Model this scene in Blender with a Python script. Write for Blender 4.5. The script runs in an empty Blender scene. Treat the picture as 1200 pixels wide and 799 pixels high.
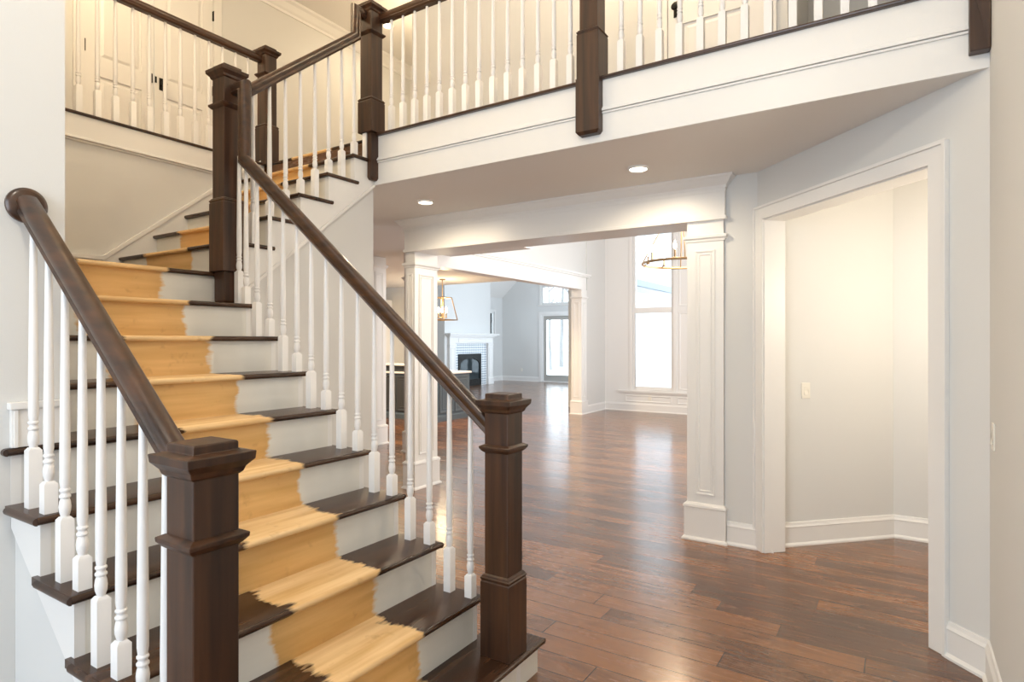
import bpy, bmesh, math, random
from mathutils import Vector, Matrix
random.seed(7)
S = bpy.context.scene
COL = S.collection
R = math.radians
# ------------------------------------------------------------------ camera, light, exposure
CAM_H = 1.513
cam = bpy.data.cameras.new('camera'); cam.sensor_width = 36; cam.lens = 710/1200*36
cam.clip_start = 0.05; cam.clip_end = 400
co = bpy.data.objects.new('camera', cam); COL.objects.link(co)
co.location = (0, 0, CAM_H); co.rotation_euler = (R(90), 0, R(32.6))
S.camera = co
S.view_settings.view_transform = 'Standard'; S.view_settings.look = 'None'
S.view_settings.exposure = 0.8; S.view_settings.gamma = 1; S.view_settings.use_curve_mapping = False
W = bpy.data.worlds.new('sky'); S.world = W; W.use_nodes = True
bg = W.node_tree.nodes['Background']; bg.inputs[0].default_value = (0.82, 0.92, 1, 1); bg.inputs[1].default_value = 2.6
COOL = (0.74, 0.87, 1.0); WARM = (1.0, 0.77, 0.48); SOFT = (1.0, 0.88, 0.72)
def area(name, loc, rot, sx, sy, power, color):
    l = bpy.data.lights.new(name, 'AREA'); l.shape = 'RECTANGLE'; l.size = sx; l.size_y = sy
    l.energy = power; l.color = color
    o = bpy.data.objects.new(name, l); COL.objects.link(o); o.location = loc; o.rotation_euler = [R(a) for a in rot]
    return o
def spot(name, loc, power, color, angle=130, size=.06):
    l = bpy.data.lights.new(name, 'SPOT'); l.energy = power; l.color = color; l.spot_size = R(angle); l.spot_blend = .6
    l.shadow_soft_size = size
    o = bpy.data.objects.new(name, l); COL.objects.link(o); o.location = loc
    return o
# daylight entering by the foyer's front door and windows behind the camera
area('front_door_daylight', (-1.1, -2.85, 1.9), (90, 0, 0), 2.4, 3.0, 74, COOL)
# foyer chandelier light high above the camera, and warm upstairs hall lamps
def point(name, loc, power, color, r=.15):
    l = bpy.data.lights.new(name, 'POINT'); l.energy = power; l.color = color; l.shadow_soft_size = r
    o = bpy.data.objects.new(name, l); COL.objects.link(o); o.location = loc
point('foyer_chandelier_light', (-0.95, 0.1, 3.9), 52, SOFT, .22)
point('stairwell_light', (-3.9, 1.5, 5.0), 34, WARM)
point('gallery_hall_light', (-5.35, 2.2, 5.2), 17, WARM)
point('upper_hall_light', (-5.0, 5.6, 5.0), 14, WARM)
point('balcony_hall_light', (-1.6, 4.0, 5.0), 26, WARM)
# added fill lamps on windowless side walls of the dining and great room
area('dining_fill_light', (-1.0, 8.6, 2.4), (0, 90, 0), 3.4, 2.6, 120, (.95, .97, 1))
area('great_room_fill_light', (-6.5, 16.0, 2.2), (0, 90, 0), 2.6, 4.0, 190, COOL)
area('kitchen_window_daylight', (-12.9, 7.5, 1.8), (0, -90, 0), 1.6, 2.4, 30, COOL)
area('kitchen_ceiling_light', (-7.6, 7.6, 2.70), (0, 0, 0), 1.2, 1.2, 80, WARM)
spot('kitchen_warm_fill', (-6.4, 9.8, 2.73), 120, (1, .72, .42))  # added warm spot without a fixture, warms the far column's face
point('closet_light', (0.62, 4.5, 1.9), 24, (1, .86, .68), .25)

# ------------------------------------------------------------------ helpers
def nodes(m):
    m.use_nodes = True
    nt = m.node_tree
    return nt, nt.nodes, nt.links, nt.nodes['Principled BSDF']
def mat(name, col, rough=.5, metal=0, spec=.5, bump=0, bscale=60, coat=0, emit=None, es=0):
    m = bpy.data.materials.new(name); nt, N, L, p = nodes(m)
    p.inputs['Base Color'].default_value = (*col, 1); p.inputs['Roughness'].default_value = rough
    p.inputs['Metallic'].default_value = metal; p.inputs['Specular IOR Level'].default_value = spec
    p.inputs['Coat Weight'].default_value = coat
    if emit: p.inputs['Emission Color'].default_value = (*emit, 1); p.inputs['Emission Strength'].default_value = es
    tc = N.new('ShaderNodeTexCoord'); nz = N.new('ShaderNodeTexNoise'); nz.inputs['Scale'].default_value = bscale
    nz.inputs['Detail'].default_value = 4
    L.new(tc.outputs['Object'], nz.inputs['Vector'])
    mr = N.new('ShaderNodeMapRange'); mr.inputs[3].default_value = max(0, rough-.05); mr.inputs[4].default_value = min(1, rough+.05)
    L.new(nz.outputs[0], mr.inputs[0]); L.new(mr.outputs[0], p.inputs['Roughness'])
    if bump:
        b = N.new('ShaderNodeBump'); b.inputs['Strength'].default_value = bump; b.inputs['Distance'].default_value = .002
        L.new(nz.outputs[0], b.inputs['Height']); L.new(b.outputs[0], p.inputs['Normal'])
    return m
def ramp(N, a, b, p0=.0, p1=1.0):
    r = N.new('ShaderNodeValToRGB'); e = r.color_ramp.elements
    e[0].color = (*a, 1); e[0].position = p0; e[1].color = (*b, 1); e[1].position = p1
    return r
def wood(name, a, b, rough, stretch, coat=0.0, axis=2):
    """stained or raw wood, grain running along axis (0 x, 1 y, 2 z)"""
    m = bpy.data.materials.new(name); nt, N, L, p = nodes(m)
    tc = N.new('ShaderNodeTexCoord'); mp = N.new('ShaderNodeMapping')
    sc = [stretch]*3; sc[axis] = stretch*.06
    mp.inputs['Scale'].default_value = sc
    nz = N.new('ShaderNodeTexNoise'); nz.inputs['Scale'].default_value = 1; nz.inputs['Detail'].default_value = 6
    L.new(tc.outputs['Object'], mp.inputs[0]); L.new(mp.outputs[0], nz.inputs['Vector'])
    r = ramp(N, a, b, .3, .72); L.new(nz.outputs[0], r.inputs[0]); L.new(r.outputs[0], p.inputs['Base Color'])
    p.inputs['Roughness'].default_value = rough; p.inputs['Coat Weight'].default_value = coat; p.inputs['Coat Roughness'].default_value = .15
    bp = N.new('ShaderNodeBump'); bp.inputs['Strength'].default_value = .12; bp.inputs['Distance'].default_value = .001
    L.new(nz.outputs[0], bp.inputs['Height']); L.new(bp.outputs[0], p.inputs['Normal'])
    return m
DARK_A, DARK_B = (.019, .0072, .003), (.078, .031, .012)
PINE_A, PINE_B = (.64, .39, .155), (.88, .64, .345)
def runner(name, base_a, base_b, base_rough, raw_a, raw_b, axis, centre, half, grain_axis, edge=.05):
    """paint or stain that stops at a bare wood strip along the middle of the stair"""
    m = bpy.data.materials.new(name); nt, N, L, p = nodes(m)
    g = N.new('ShaderNodeNewGeometry'); sx = N.new('ShaderNodeSeparateXYZ'); L.new(g.outputs['Position'], sx.inputs[0])
    def math_(op, a, b=None):
        n = N.new('ShaderNodeMath'); n.operation = op
        for i, v in enumerate((a, b)):
            if v is None: continue
            if isinstance(v, (int, float)): n.inputs[i].default_value = v
            else: L.new(v, n.inputs[i])
        return n.outputs[0]
    d = math_('ABSOLUTE', math_('SUBTRACT', sx.outputs[axis], centre))
    n1 = N.new('ShaderNodeTexNoise'); n1.inputs['Scale'].default_value = 7; n1.inputs['Detail'].default_value = 2
    n2 = N.new('ShaderNodeTexNoise'); n2.inputs['Scale'].default_value = 55; n2.inputs['Detail'].default_value = 3
    L.new(g.outputs['Position'], n1.inputs['Vector'])
    mp2 = N.new('ShaderNodeMapping'); s2 = [1, 1, 1]; s2[grain_axis] = .16; mp2.inputs['Scale'].default_value = s2
    L.new(g.outputs['Position'], mp2.inputs[0]); L.new(mp2.outputs[0], n2.inputs['Vector'])
    w = math_('ADD', math_('MULTIPLY', math_('SUBTRACT', n1.outputs[0], .5), edge*3.6), math_('MULTIPLY', math_('SUBTRACT', n2.outputs[0], .5), edge*1.7))
    dd = math_('SUBTRACT', math_('ADD', d, w), half)
    mk = N.new('ShaderNodeMapRange'); mk.inputs[1].default_value = -.012; mk.inputs[2].default_value = .012
    L.new(dd, mk.inputs[0])                                   # 0 bare, 1 finished
    mp = N.new('ShaderNodeMapping'); s = [22, 22, 22]; s[grain_axis] = 1.6; mp.inputs['Scale'].default_value = s
    L.new(g.outputs['Position'], mp.inputs[0])
    gr = N.new('ShaderNodeTexNoise'); gr.inputs['Scale'].default_value = 1; gr.inputs['Detail'].default_value = 5; L.new(mp.outputs[0], gr.inputs['Vector'])
    rb = ramp(N, base_a, base_b, .3, .72); rr = ramp(N, raw_a, raw_b, .3, .7)
    L.new(gr.outputs[0], rb.inputs[0]); L.new(gr.outputs[0], rr.inputs[0])
    # old stain soaked into the bare wood just inside the edge, in blotches
    n3 = N.new('ShaderNodeTexNoise'); n3.inputs['Scale'].default_value = 16; n3.inputs['Detail'].default_value = 4; L.new(g.outputs['Position'], n3.inputs['Vector'])
    st = N.new('ShaderNodeMapRange'); st.inputs[1].default_value = .62; st.inputs[2].default_value = .8; st.inputs[4].default_value = .45
    L.new(n3.outputs[0], st.inputs[0])
    mx0 = N.new('ShaderNodeMixRGB'); mx0.inputs[2].default_value = (.36, .17, .055, 1); L.new(st.outputs[0], mx0.inputs[0]); L.new(rr.outputs[0], mx0.inputs[1])
    mx = N.new('ShaderNodeMixRGB'); L.new(mk.outputs[0], mx.inputs[0]); L.new(mx0.outputs[0], mx.inputs[1]); L.new(rb.outputs[0], mx.inputs[2])
    L.new(mx.outputs[0], p.inputs['Base Color'])
    mr = N.new('ShaderNodeMapRange'); mr.inputs[3].default_value = .5; mr.inputs[4].default_value = base_rough; L.new(mk.outputs[0], mr.inputs[0]); L.new(mr.outputs[0], p.inputs['Roughness'])
    return m
M = {}
M['wall'] = mat('wall_paint', (.70, .70, .685), .85, bump=.15, bscale=220)
M['trim'] = mat('white_trim_paint', (.82, .81, .79), .38)
M['ceil'] = mat('ceiling_paint', (.80, .78, .75), .9, bump=.1, bscale=160)
M['white'] = mat('baluster_paint', (.84, .83, .82), .32)
M['dark'] = wood('dark_stained_wood', DARK_A, DARK_B, .42, 26, .06, 2)
M['darkx'] = wood('dark_stained_rail_x', DARK_A, DARK_B, .30, 26, .3, 0)
M['darky'] = wood('dark_stained_rail_y', DARK_A, DARK_B, .30, 26, .3, 1)
M['tread_low'] = runner('tread_wood_lower', DARK_A, (.085, .04, .02), .27, PINE_A, PINE_B, 1, 1.635, .222, 1)
M['riser_low'] = runner('riser_paint_lower', (.76, .74, .68), (.79, .77, .71), .5, (.62, .36, .12), (.78, .50, .205), 1, 1.60, .250, 1, .035)
M['tread_up'] = runner('tread_wood_upper', DARK_A, (.085, .04, .02), .27, PINE_A, PINE_B, 0, -4.25, .26, 0)
M['riser_up'] = runner('riser_paint_upper', (.76, .74, .68), (.79, .77, .71), .5, (.62, .36, .12), (.78, .50, .205), 0, -4.25, .28, 0, .035)
M['black'] = mat('blackened_metal', (.012, .011, .010), .4, .6)
M['bronze'] = mat('aged_brass', (.36, .24, .13), .35, .9)
M['plate'] = mat('ivory_plastic', (.83, .80, .72), .4)
M['grey'] = mat('blue_grey_cabinet_paint', (.095, .125, .15), .45)
M['char'] = mat('charcoal_cabinet_paint', (.06, .063, .065), .45)
M['stone'] = mat('white_stone', (.86, .85, .83), .2)
M['snow'] = mat('snow', (.85, .88, .92), .9, bump=.6, bscale=4)
M['bark'] = wood('bark', (.16, .15, .14), (.36, .34, .33), .9, 14)
M['roof'] = mat('pale_shingles', (.45, .50, .56), .9, bump=.8, bscale=30)
M['siding'] = mat('white_siding', (.82, .85, .87), .7)
M['gutter'] = mat('slate_gutter', (.25, .31, .37), .5)
M['bulb'] = mat('lit_bulb', (1, .9, .7), .3, emit=(1, .80, .50), es=14)
M['lens'] = mat('lit_downlight_lens', (1, .95, .85), .3, emit=(1, .88, .70), es=9)
M['steel'] = mat('steel', (.45, .46, .47), .3, .9)
M['soot'] = mat('firebox_black', (.015, .02, .024), .35)
M['log'] = wood('gas_log', (.12, .09, .07), (.3, .24, .19), .8, 20, axis=1)
M['leafs'] = mat('fallen_leaves', (.34, .23, .14), .9, bump=.6, bscale=12)
def glassmat():
    m = bpy.data.materials.new('window_glass'); nt, N, L, p = nodes(m)
    N.remove(p); t = N.new('ShaderNodeBsdfTransparent'); g = N.new('ShaderNodeBsdfGlossy'); g.inputs['Roughness'].default_value = .02
    t.inputs[0].default_value = (.95, .98, .99, 1)
    fr = N.new('ShaderNodeFresnel'); fr.inputs[0].default_value = 1.45
    x = N.new('ShaderNodeMixShader'); L.new(fr.outputs[0], x.inputs[0]); L.new(t.outputs[0], x.inputs[1]); L.new(g.outputs[0], x.inputs[2])
    L.new(x.outputs[0], N['Material Output'].inputs[0]); return m
M['glass'] = glassmat()
def tilemat():
    m = bpy.data.materials.new('blue_white_mosaic'); nt, N, L, p = nodes(m)
    g = N.new('ShaderNodeNewGeometry'); mp = N.new('ShaderNodeMapping'); mp.inputs['Rotation'].default_value = (R(45), 0, 0); mp.inputs['Scale'].default_value = (1, 17, 17)
    L.new(g.outputs['Position'], mp.inputs[0]); c = N.new('ShaderNodeTexChecker'); c.inputs['Scale'].default_value = 1
    c.inputs[1].default_value = (.80, .82, .83, 1); c.inputs[2].default_value = (.30, .36, .42, 1); L.new(mp.outputs[0], c.inputs[0]); L.new(c.outputs[0], p.inputs['Base Color'])
    p.inputs['Roughness'].default_value = .2; return m
M['tile'] = tilemat()
def floormat():
    m = bpy.data.materials.new('hand_scraped_hickory_floor'); nt, N, L, p = nodes(m)
    g = N.new('ShaderNodeNewGeometry')
    br = N.new('ShaderNodeTexBrick'); br.inputs['Scale'].default_value = 1; br.inputs['Brick Width'].default_value = 1.35; br.inputs['Row Height'].default_value = .152
    br.inputs['Mortar Size'].default_value = .0028; br.inputs['Mortar Smooth'].default_value = .3; br.offset = 0; br.offset_frequency = 2
    br.inputs['Color1'].default_value = (0, 0, 0, 1); br.inputs['Color2'].default_value = (1, 1, 1, 1); br.inputs['Mortar'].default_value = (.5, .5, .5, 1)
    sp = N.new('ShaderNodeSeparateXYZ'); L.new(g.outputs['Position'], sp.inputs[0])
    rw = N.new('ShaderNodeMath'); rw.operation = 'DIVIDE'; rw.inputs[1].default_value = .152; L.new(sp.outputs[1], rw.inputs[0])
    fl = N.new('ShaderNodeMath'); fl.operation = 'FLOOR'; L.new(rw.outputs[0], fl.inputs[0])
    wn = N.new('ShaderNodeTexWhiteNoise'); wn.noise_dimensions = '1D'; L.new(fl.outputs[0], wn.inputs['W'])
    ax = N.new('ShaderNodeMath'); ax.operation = 'MULTIPLY_ADD'; ax.inputs[1].default_value = 9.0; L.new(wn.outputs['Value'], ax.inputs[0]); L.new(sp.outputs[0], ax.inputs[2])
    cb = N.new('ShaderNodeCombineXYZ'); L.new(ax.outputs[0], cb.inputs[0]); L.new(sp.outputs[1], cb.inputs[1]); L.new(cb.outputs[0], br.inputs['Vector'])
    mp = N.new('ShaderNodeMapping'); mp.inputs['Scale'].default_value = (1.6, 11, 11); L.new(g.outputs['Position'], mp.inputs[0])
    nz = N.new('ShaderNodeTexNoise'); nz.inputs['Scale'].default_value = 1.6; nz.inputs['Detail'].default_value = 8; nz.inputs['Roughness'].default_value = .7; nz.inputs['Distortion'].default_value = 1.1; L.new(mp.outputs[0], nz.inputs['Vector'])
    big = N.new('ShaderNodeTexNoise'); big.inputs['Scale'].default_value = 2.2; L.new(g.outputs['Position'], big.inputs['Vector'])
    a = N.new('ShaderNodeMath'); a.operation = 'MULTIPLY_ADD'; L.new(br.outputs['Color'], a.inputs[0]); a.inputs[1].default_value = .36
    gs = N.new('ShaderNodeMath'); gs.operation = 'MULTIPLY_ADD'; gs.inputs[1].default_value = .7; gs.inputs[2].default_value = .15; L.new(nz.outputs[0], gs.inputs[0]); L.new(gs.outputs[0], a.inputs[2])
    a2 = N.new('ShaderNodeMath'); a2.operation = 'MULTIPLY_ADD'; L.new(big.outputs[0], a2.inputs[0]); a2.inputs[1].default_value = .35; L.new(a.outputs[0], a2.inputs[2])
    r = ramp(N, (.028, .0095, .003), (.25, .098, .027), .42, 1.12); L.new(a2.outputs[0], r.inputs[0])
    e = r.color_ramp.elements.new(.75); e.color = (.108, .041, .0125, 1)
    mx = N.new('ShaderNodeMixRGB'); mx.inputs[2].default_value = (.02, .008, .004, 1); L.new(br.outputs['Fac'], mx.inputs[0]); L.new(r.outputs[0], mx.inputs[1])
    L.new(mx.outputs[0], p.inputs['Base Color'])
    mp2 = N.new('ShaderNodeMapping'); mp2.inputs['Scale'].default_value = (2.5, 18, 1); L.new(g.outputs['Position'], mp2.inputs[0])
    n2 = N.new('ShaderNodeTexNoise'); n2.inputs['Scale'].default_value = 1; n2.inputs['Detail'].default_value = 3; L.new(mp2.outputs[0], n2.inputs['Vector'])
    mr = N.new('ShaderNodeMapRange'); mr.inputs[3].default_value = .2; mr.inputs[4].default_value = .33; p.inputs['Coat Weight'].default_value = .5; p.inputs['Coat Roughness'].default_value = .16; p.inputs['Specular IOR Level'].default_value = .5; L.new(nz.outputs[0], mr.inputs[0]); L.new(mr.outputs[0], p.inputs['Roughness'])
    sb = N.new('ShaderNodeMath'); sb.operation = 'SUBTRACT'; L.new(n2.outputs[0], sb.inputs[0]); L.new(br.outputs['Fac'], sb.inputs[1])
    bp = N.new('ShaderNodeBump'); bp.inputs['Strength'].default_value = .6; bp.inputs['Distance'].default_value = .003; L.new(sb.outputs[0], bp.inputs['Height']); L.new(bp.outputs[0], p.inputs['Normal'])
    return m
M['floor'] = floormat()

def org(o):
    v = Vector((0, 0, 0))
    while o is not None: v += o.location; o = o.parent
    return v
def obj(name, bm, m, parent=None, smooth=False, bevel=0, kind=None, label=None, autosmooth=True):
    """one mesh object; verts come in world coordinates"""
    bmesh.ops.remove_doubles(bm, verts=bm.verts, dist=1e-5)
    bmesh.ops.recalc_face_normals(bm, faces=bm.faces)
    if parent is not None: bmesh.ops.translate(bm, verts=bm.verts, vec=-org(parent))
    me = bpy.data.meshes.new(name); bm.to_mesh(me); bm.free()
    o = bpy.data.objects.new(name, me); COL.objects.link(o); me.materials.append(M[m] if isinstance(m, str) else m)
    if parent is not None: o.parent = parent
    if smooth:
        for pl in me.polygons: pl.use_smooth = True
        if autosmooth:
            md = o.modifiers.new('edge', 'EDGE_SPLIT'); md.split_angle = R(38)
    if bevel:
        b = o.modifiers.new('bevel', 'BEVEL'); b.width = bevel; b.segments = 2; b.limit_method = 'ANGLE'; b.angle_limit = R(40)
    if kind: o['kind'] = kind
    if label: o['label'] = label
    return o
def struct(name, bm, m, parent=None, **k):
    o = obj(name, bm, m, parent, **k)
    if parent is None: o['kind'] = 'structure'
    return o
def thing(name, label, cat, loc, group=None):
    o = bpy.data.objects.new(name, None); COL.objects.link(o); o.location = loc; o.empty_display_size = .1
    o['label'] = label; o['category'] = cat
    if group: o['group'] = group
    return o
def tag(o, label, cat, group=None):
    o['label'] = label; o['category'] = cat
    if group: o['group'] = group
    return o
class B:                                     # a local frame: a along U, b along V, c along N
    def __init__(s, O, U, V, N): s.O, s.U, s.V, s.N = map(Vector, (O, U, V, N))
    def p(s, a, b, c): return s.O + s.U*a + s.V*b + s.N*c
WB = B((0, 0, 0), (1, 0, 0), (0, 1, 0), (0, 0, 1))
def bx(bm, a0, a1, b0, b1, c0, c1, F=WB):
    v = [bm.verts.new(F.p(a, b, c)) for c in (c0, c1) for b in (b0, b1) for a in (a0, a1)]
    for q in ((0, 1, 3, 2), (4, 6, 7, 5), (0, 4, 5, 1), (2, 3, 7, 6), (0, 2, 6, 4), (1, 5, 7, 3)): bm.faces.new([v[i] for i in q])
def prism(bm, pts, c0, c1, F=WB):
    lo = [bm.verts.new(F.p(a, b, c0)) for a, b in pts]; hi = [bm.verts.new(F.p(a, b, c1)) for a, b in pts]
    n = len(pts); bm.faces.new(lo[::-1]); bm.faces.new(hi)
    for i in range(n): bm.faces.new((lo[i], lo[(i+1) % n], hi[(i+1) % n], hi[i]))
def frustum(bm, cx, cy, rings):
    """square section stack: rings of (z, half width)"""
    prev = None
    for z, h in rings:
        cur = [bm.verts.new((cx+sx*h, cy+sy*h, z)) for sx, sy in ((-1, -1), (1, -1), (1, 1), (-1, 1))]
        if prev is None: bm.faces.new(cur[::-1])
        else:
            for i in range(4): bm.faces.new((prev[i], prev[(i+1) % 4], cur[(i+1) % 4], cur[i]))
        prev = cur
    bm.faces.new(prev)
def lathe(bm, x, y, prof, n=12, F=None):
    prev = None
    for r, z in prof:
        cur = []
        for i in range(n):
            a = 2*math.pi*i/n; v = (x+r*math.cos(a), y+r*math.sin(a), z)
            if F: v = F.p(*v)
            cur.append(bm.verts.new(v))
        if prev is None: bm.faces.new(cur[::-1])
        else:
            for i in range(n): bm.faces.new((prev[i], prev[(i+1) % n], cur[(i+1) % n], cur[i]))
        prev = cur
    bm.faces.new(prev)
def tube(bm, pts, r, n=8):
    pts = [Vector(p) for p in pts]; prev = None
    rs = r if isinstance(r, (list, tuple)) else [r]*len(pts)
    for i, p in enumerate(pts):
        t = ((pts[min(i+1, len(pts)-1)]-pts[max(i-1, 0)])).normalized()
        u = t.cross(Vector((0, 0, 1)) if abs(t.z) < .9 else Vector((1, 0, 0))).normalized(); w = t.cross(u)
        cur = [bm.verts.new(p+(u*math.cos(2*math.pi*k/n)+w*math.sin(2*math.pi*k/n))*rs[i]) for k in range(n)]
        if prev is None: bm.faces.new(cur[::-1])
        else:
            for k in range(n): bm.faces.new((prev[k], prev[(k+1) % n], cur[(k+1) % n], cur[k]))
        prev = cur
    bm.faces.new(prev)
def torus(bm, c, rad, r, n=40, k=8):
    rings = []
    for i in range(n):
        a = 2*math.pi*i/n; d = Vector((math.cos(a), math.sin(a), 0)); p = Vector(c)+d*rad
        rings.append([bm.verts.new(p+d*(r*math.cos(2*math.pi*j/k))+Vector((0, 0, 1.6*r*math.sin(2*math.pi*j/k)))) for j in range(k)])
    for i in range(n):
        for j in range(k): bm.faces.new((rings[i][j], rings[(i+1) % n][j], rings[(i+1) % n][(j+1) % k], rings[i][(j+1) % k]))
def sweep2d(bm, prof, path, z0=0, close=False):
    """profile (out, z) swept along a floor path; out is to the left of travel; mitred corners"""
    P = [Vector((x, y)) for x, y in path]; n = len(P); rings = []
    for i in range(n):
        d0 = (P[i]-P[i-1]).normalized() if (i > 0 or close) else None
        d1 = (P[(i+1) % n]-P[i]).normalized() if (i < n-1 or close) else None
        if d0 is None: d0 = d1
        if d1 is None: d1 = d0
        n0 = Vector((-d0.y, d0.x)); n1 = Vector((-d1.y, d1.x)); m = (n0+n1).normalized(); m = m/max(.2, m.dot(n0))
        rings.append([bm.verts.new((P[i].x+m.x*o, P[i].y+m.y*o, z0+z)) for o, z in prof])
    k = len(prof)
    for i in range(n if close else n-1):
        for j in range(k): bm.faces.new((rings[i][j], rings[(i+1) % n][j], rings[(i+1) % n][(j+1) % k], rings[i][(j+1) % k]))
    if not close: bm.faces.new(rings[0]); bm.faces.new(rings[-1][::-1])
def sweep_run(bm, prof, pts, O, U):
    """profile (side, up) swept along a polyline in the vertical plane through O along U; pts are (u, z)"""
    U = Vector(U); Sd = Vector((-U.y, U.x, 0)); P = [Vector(p) for p in pts]; n = len(P); rings = []
    for i in range(n):
        d0 = (P[i]-P[i-1]).normalized() if i > 0 else None; d1 = (P[i+1]-P[i]).normalized() if i < n-1 else None
        if d0 is None: d0 = d1
        if d1 is None: d1 = d0
        n0 = Vector((-d0.y, d0.x)); n1 = Vector((-d1.y, d1.x)); m = (n0+n1).normalized(); m = m/max(.2, m.dot(n0))
        rings.append([bm.verts.new(Vector(O)+U*(P[i].x+m.x*b)+Sd*a+Vector((0, 0, P[i].y+m.y*b))) for a, b in prof])
    k = len(prof)
    for i in range(n-1):
        for j in range(k): bm.faces.new((rings[i][j], rings[i+1][j], rings[i+1][(j+1) % k], rings[i][(j+1) % k]))
    bm.faces.new(rings[0]); bm.faces.new(rings[-1][::-1])
def ring(bm, F, a0, a1, b0, b1, w, h, inv=False):
    """picture-frame moulding on the plane of F, outer edge a0..b1, width w, height h"""
    prof = [(0, 0), (.12*w, h), (.45*w, h), (.6*w, h*.45), (w, 0)]
    if inv: prof = [(w-o, c) for o, c in prof][::-1]
    rings = []
    for (sa, sb, a, b) in ((1, 1, a0, b0), (-1, 1, a1, b0), (-1, -1, a1, b1), (1, -1, a0, b1)):
        rings.append([bm.verts.new(F.p(a+sa*o, b+sb*o, c)) for o, c in prof])
    k = len(prof)
    for i in range(4):
        for j in range(k): bm.faces.new((rings[i][j], rings[(i+1) % 4][j], rings[(i+1) % 4][(j+1) % k], rings[i][(j+1) % k]))
def new(): return bmesh.new()

# ------------------------------------------------------------------ key dimensions
Z2 = 3.128; ZC = 2.74; ZT = 5.58
NOS = .027; OV = .03
def zt(k): return .15+.1985*(k-1)
def xk(k): return -1.366 if k == 1 else -1.60-.243*(k-2)       # lower flight nosings
def yk(k): return 2.215+.245*(k-11)                            # upper flight nosings
YL, YR = .805, 2.28                                            # tread ends of the lower flight
XO = -3.46; XW = -3.49                                         # open end and wall face of the upper flight
XGW = -4.9                                                     # wall under the gallery
XWL = -2.6; YC = .997                                          # near left wall and its corner
UF = Vector((1, 0, 0)); VZ = Vector((0, 0, 1))

# ------------------------------------------------------------------ structure: floor, ceilings, walls
bm = new(); bx(bm, -13.4, 2.0, -3.2, 19.9, -.1, 0); struct('floor', bm, 'floor')
# upper floor slab over hall, balcony and gallery; top at Z2-.02 (the nosing strip is trim)
bm = new()
bx(bm, -6.3, XW, 3.45, 4.70, ZC+.02, Z2-.002); bx(bm, -6.3, -4.14, 4.70, 6.85, ZC+.02, Z2-.002); bx(bm, XW, .34, 3.45, 4.70, ZC+.02, Z2-.002); bx(bm, -.78, .34, 4.70, 6.72, ZC+.03, Z2-.002); bx(bm, -6.3, XGW-.02, -.2, 3.45, ZC+.02, Z2-.002)
struct('floor_upper', bm, 'floor')
bm = new()
bx(bm, -4.27, .36, 3.45, 4.99, ZC, ZC+.02); prism(bm, [(-4.27, 4.99), (-4.14, 4.99), (-4.14, 6.85), (-5.56, 6.85), (-5.56, 6.1)], ZC, ZC+.018)
prism(bm, [(-13.2, 3.1), (-4.9, 3.1), (-4.9, 3.43), (-4.27, 3.43), (-4.27, 4.99), (-5.56, 6.1), (-5.56, 10.4), (-13.2, 10.4)], ZC, ZC+.02)
struct('ceiling', bm, 'ceil')
bm = new(); bx(bm, -6.4, .6, -3.1, 6.95, ZT, ZT+.05); struct('ceiling_upper', bm, 'ceil')
# near left wall with the rail rosette, front wall, right wall
bm = new(); bx(bm, XWL-.14, XWL, -3.0, YC, 0, ZT); bx(bm, -6.3, XWL-.14, YC-.14, YC, 0, ZT); struct('wall_left', bm, 'wall')
bm = new(); bx(bm, XWL-.14, .5, -3.12, -3.0, 0, ZT); struct('wall_front', bm, 'wall')
bm = new(); bx(bm, .34, .5, -3.0, 3.43, 0, ZT); bx(bm, .34, .5, 3.43, 6.72, ZC+.02, ZT); struct('wall_right', bm, 'wall')
# wall under the gallery (far side of the upper flight) and wall under the upper flight
bm = new(); bx(bm, XGW-.13, XGW, YC, 3.44, 0, Z2-.03); struct('wall_stair_far', bm, 'wall')
bm = new()
prism(bm, [(2.20, 0), (3.43, 0), (3.43, ZC), (3.43, 2.78), (2.46, 2.0), (2.20, 1.80)], XW-.12, XW, B((0, 0, 0), (0, 1, 0), (0, 0, 1), (1, 0, 0)))
bx(bm, -4.9, XW-.12, 3.31, 3.43, 0, ZC)
struct('wall_under_stair', bm, 'wall')
# angled wall with the cased opening
A = Vector((-.86, 4.66, 0)); Bp = Vector((.34, 3.43, 0)); U45 = (Bp-A).normalized(); N45 = Vector((-U45.y, U45.x, 0))*-1  # towards the viewer
L45 = (Bp-A).length
F45 = B(A, U45, VZ, N45)                       # a along the wall, b up, c towards the room
s0, s1, dh = .063, 1.425, 2.385
bm = new(); bx(bm, -.05, s0, 0, ZC, -.16, 0, F45); bx(bm, s1, L45+.02, 0, ZC, -.16, 0, F45); bx(bm, s0, s1, dh, ZC, -.16, 0, F45)
struct('wall_angled', bm, 'wall')
bm = new(); bx(bm, s0-.001, s0+.012, 0, dh, -.165, .004, F45); bx(bm, s1-.012, s1+.001, 0, dh, -.165, .004, F45); bx(bm, s0, s1, dh-.012, dh+.001, -.165, .004, F45)
for (a0, a1, b0, b1) in ((s0-.083, s0+.004, 0, dh+.083), (s1-.004, s1+.083, 0, dh+.083), (s0+.004, s1-.004, dh-.004, dh+.083)):
    bx(bm, a0, a1, b0, b1, 0, .018, F45)
bx(bm, s0-.095, s0-.077, 0, dh+.095, 0, .028, F45); bx(bm, s1+.077, s1+.095, 0, dh+.095, 0, .028, F45); bx(bm, s0-.077, s1+.077, dh+.077, dh+.095, 0, .028, F45)
struct('trim_door_casing', bm, 'trim', bevel=.003)
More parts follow.
